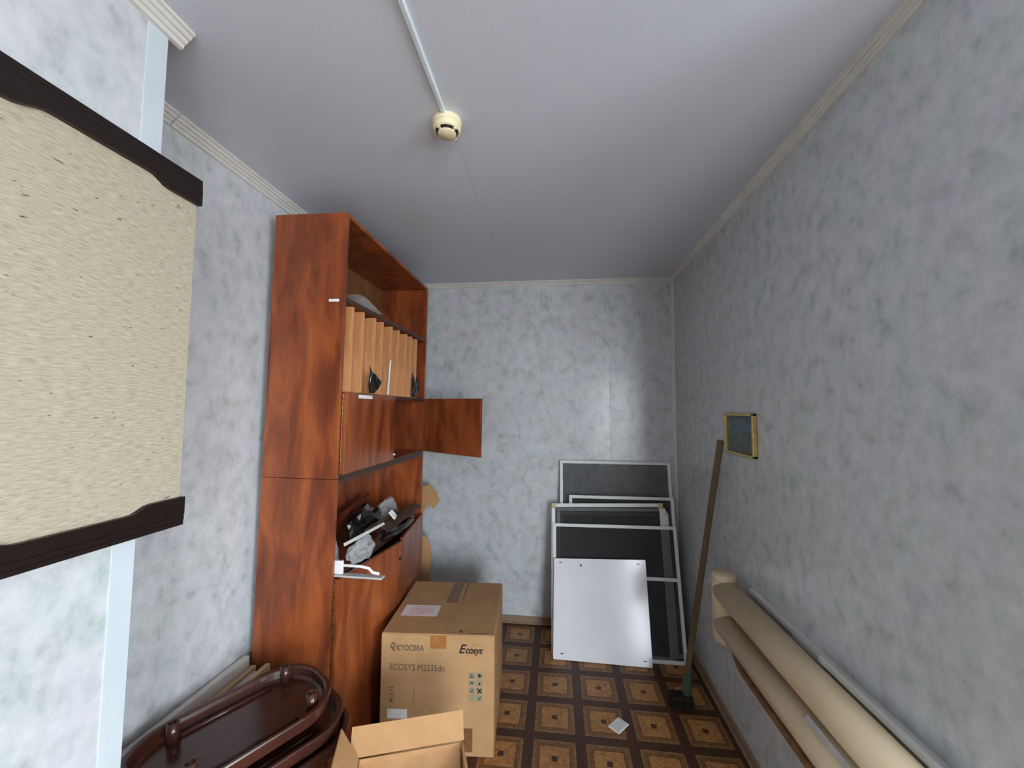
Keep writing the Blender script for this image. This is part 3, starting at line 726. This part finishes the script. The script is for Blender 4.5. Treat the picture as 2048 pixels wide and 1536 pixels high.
mk2([[(0.440, zc-0.012), (0.449, zc-0.003), (0.458, zc-0.012), (0.453, zc-0.018), (0.450, zc-0.018), (0.450, zc-0.025), (0.448, zc-0.025), (0.448, zc-0.018), (0.446, zc-0.018)]])
mk2([[(0.407, zc-0.047), (0.415, zc-0.038), (0.423, zc-0.047)]])
mk2([[(0.444, zc-0.047), (0.449, zc-0.041), (0.455, zc-0.047), (0.449, zc-0.054)]])
mk2([R4(0.408, 0.422, zc-0.083, zc-0.080), R4(0.411, 0.413, zc-0.080, zc-0.068), R4(0.417, 0.419, zc-0.080, zc-0.068)])
mk2([[(0.438, zc-0.068), (0.442, zc-0.066), (0.460, zc-0.086), (0.457, zc-0.089)], [(0.458, zc-0.066), (0.461, zc-0.069), (0.443, zc-0.090), (0.440, zc-0.087)], R4(0.444, 0.454, zc-0.080, zc-0.072)])
mk2([[(0.441, zc-0.118), (0.445, zc-0.118), (0.458, zc-0.101), (0.454, zc-0.100)]])
mark([R4(0.040, 0.066, BH-0.268, BH-0.265), R4(0.042, 0.064, BH-0.236, BH-0.233), [(0.044, BH-0.255), (0.052, BH-0.240), (0.060, BH-0.255), (0.052, BH-0.248)], R4(0.042, 0.064, BH-0.282, BH-0.279), [(0.044, BH-0.292), (0.052, BH-0.284), (0.060, BH-0.296), (0.052, BH-0.300)]], INKG)
# paper sticker with rows of faint red print on the lid
st = obj('paper_sticker', box(0.035, 0.218, 0.155, 0.263, BH, BH+0.0005), PAPER, ct)
bm = bmesh.new()
for r in range(5):
    x = 0.062+0.008*(abs(r-2)); xe = 0.200-0.012*abs(r-2)
    while x < xe:
        w = random.uniform(0.006, 0.022); bx(bm, x, min(x+w, xe), 0.172+0.017*r, 0.180+0.017*r, 0, 0.0003); x += w+0.004
obj('faded_print', bm, RED, st, (0, 0, BH+0.0005))
bm = bmesh.new()
for (a, b, c, d) in ((0.035, 0.218, 0.155, 0.158), (0.035, 0.218, 0.260, 0.263), (0.035, 0.038, 0.155, 0.263), (0.215, 0.218, 0.155, 0.263)): bx(bm, a, b, c, d, 0, 0.0003)
obj('sticker_border', bm, RED, st, (0, 0, BH+0.0005))
obj('printed_symbol', lathe(bmesh.new(), [(0, 0), (0.010, 0), (0.010, 0.0004), (0, 0.0004)], 10, Matrix.Translation((0.358, 0.028, BH))), INKG, ct)
for k in range(6): obj('printed_symbol', box(0.400+0.014*k, 0.400+0.014*k+0.011, 0.012, 0.018, BH, BH+0.0004), INKG, ct)
obj('paper_label', box(0.035, 0.125, -0.0006, 0.0, 0.150, 0.190), PAPER, ct)
obj('packing_tape', box(0.375, 0.42, -0.0006, 0.0, 0.02, 0.12), TAPED, ct)
fl = obj('hand_hole_flap', box(0.155, 0.375, -0.0022, 0.0, 0.195, 0.300, 0.001), CARD, ct)

# ------------------------------------------------------------------ open carton in front of it
oc = thing('open_carton', 'small open cardboard carton with raised flaps, in front of the printer carton', 'carton', (-0.637, 1.302, 0.001), (0, 0, math.radians(19)))
OW, OD, OH, CT = 0.334, 0.36, 0.400, 0.004
obj('carton_wall', box(0, OW, -CT, 0, 0, OH), CARDI, oc)
obj('carton_wall', box(0, OW, -OD, -OD+CT, 0, OH), CARDI, oc)
obj('carton_wall', box(0, CT, -OD+CT, -CT, 0, OH), CARDI, oc)
obj('carton_wall', box(OW-CT, OW, -OD+CT, -CT, 0, OH), CARDI, oc)
obj('carton_bottom', box(CT, OW-CT, -OD+CT, -CT, 0, CT), CARDI, oc)
obj('flap', box(-0.03, OW+0.005, 0, 0.080, -CT, 0), CARDI, oc, (0, 0, OH+CT), (math.radians(50), 0, 0))
obj('flap', box(-0.115, 0, -OD, -0.004, -CT, 0), CARDI, oc, (0, 0, OH+CT), (0, math.radians(62), 0))
obj('flap', box(0, OW, -0.14, 0, -CT, 0), CARDI, oc, (0, -OD, OH+CT), (math.radians(30), 0, 0))
obj('flap', box(0, 0.14, -OD, -0.0, -CT, 0), CARDI, oc, (OW, 0, OH+CT), (0, math.radians(78), 0))
obj('inner_flap', box(0.01, OW-0.01, -0.075, -0.005, -CT, 0), CARDI, oc, (0, 0, OH-0.012), (math.radians(38), 0, 0))

# ------------------------------------------------------------------ planks along the left wall
def plank(x, z, ya, yb, t, lean, m, label):
    bm = box(0, t, ya, yb, 0, z, 0.002)
    return tag(obj('wall_plank', bm, m, None, (x, 0, 0.001), (0, -lean, 0)), label, 'plank', None)
plank(-1.258, 0.526, 0.88, 1.562, 0.026, 0.020, TRIMW, 'white plastic plank standing on edge against the marbled wall')
plank(-1.228, 0.487, 0.88, 1.568, 0.022, 0.020, WOODB, 'beige wooden plank standing on edge beside the white plastic plank')
plank(-1.200, 0.479, 0.88, 1.545, 0.016, 0.020, GREYP, 'grey plastic plank on edge between the two beige wooden planks')
plank(-1.160, 0.498, 0.88, 1.570, 0.020, 0.030, WOODB, 'outermost beige wooden plank on edge under the rim of the brown tray')

# ------------------------------------------------------------------ brown plastic shelf trays
def rrect(w, l, r, n=10):
    pts = []
    for cx, cy, a0 in ((w/2-r, l/2-r, 0), (-w/2+r, l/2-r, PI/2), (-w/2+r, -l/2+r, PI), (w/2-r, -l/2+r, 3*PI/2)):
        for k in range(n+1):
            a = a0+PI/2*k/n; pts.append((cx+r*math.cos(a), cy+r*math.sin(a)))
    return pts
def tray(label, loc, rot, w=0.31, l=0.62, sockets=True):
    e = thing('plastic_tray', label, 'tray', loc, rot)
    outer = rrect(w, l, 0.13); bm = bmesh.new()
    levels = [(0.0, 0.0), (0.006, 0.034), (0.004, 0.038), (-0.006, 0.038), (-0.010, 0.034), (-0.014, 0.012), (-0.022, 0.006)]
    rings = []
    for off, z in levels:
        rings.append([bm.verts.new((x+off*(1 if x > 0 else -1), y+off*(1 if y > 0 else -1), z)) for x, y in outer])
    n = len(outer)
    for A, B in zip(rings, rings[1:]):
        for i in range(n): bm.faces.new((A[i], A[(i+1) % n], B[(i+1) % n], B[i]))
    bm.faces.new(rings[0][::-1]); bm.faces.new(rings[-1])
    obj('tray_body', bm, BROWN, e, smooth=False)
    for s in (-1, 1):
        bm = tube(bmesh.new(), [(s*(w/2-0.052), -l/2+0.12, 0.010), (s*(w/2-0.052), l/2-0.12, 0.010)], 0.006, 10); obj('rib', bm, BROWN, e, smooth=True)
    if sockets:
        for sx in (-1, 1):
            for sy in (-1, 1):
                bm = lathe(bmesh.new(), [(0.012, 0.004), (0.018, 0.006), (0.0165, 0.062), (0.0125, 0.062), (0.012, 0.03), (0, 0.03)], 20, Matrix.Translation((sx*(w/2-0.055), sy*(l/2-(0.075 if sy > 0 else 0.12)), 0)))
                obj('leg_socket', bm, BROWN, e, smooth=True)
    return e
TR = math.radians(-34)
tray('dark brown plastic shelf tray with leg sockets lying on top of the pile', (-0.970, 1.182, 0.545), (math.radians(3.5), math.radians(-1), TR), 0.325, 0.505)
tray('dark brown plastic tray lying directly under the top tray', (-0.936, 1.222, 0.480), (math.radians(1), math.radians(1), TR+0.03), 0.325, 0.48, False)
tray('lowest dark brown plastic tray of the pile, resting on the crate', (-0.912, 1.228, 0.432), (0, 0, TR+0.08), 0.325, 0.48, False)
cr = thing('plastic_crate', 'dark brown plastic crate underneath the pile of trays', 'crate', (-0.915, 1.21, 0.001), (0, 0, TR))
obj('crate_body', box(-0.10, 0.085, -0.15, 0.15, 0, 0.428, 0.01), BROWN, cr)
obj('crate_rim', box(-0.108, 0.093, -0.158, 0.158, 0.395, 0.415, 0.004), BROWN, cr)
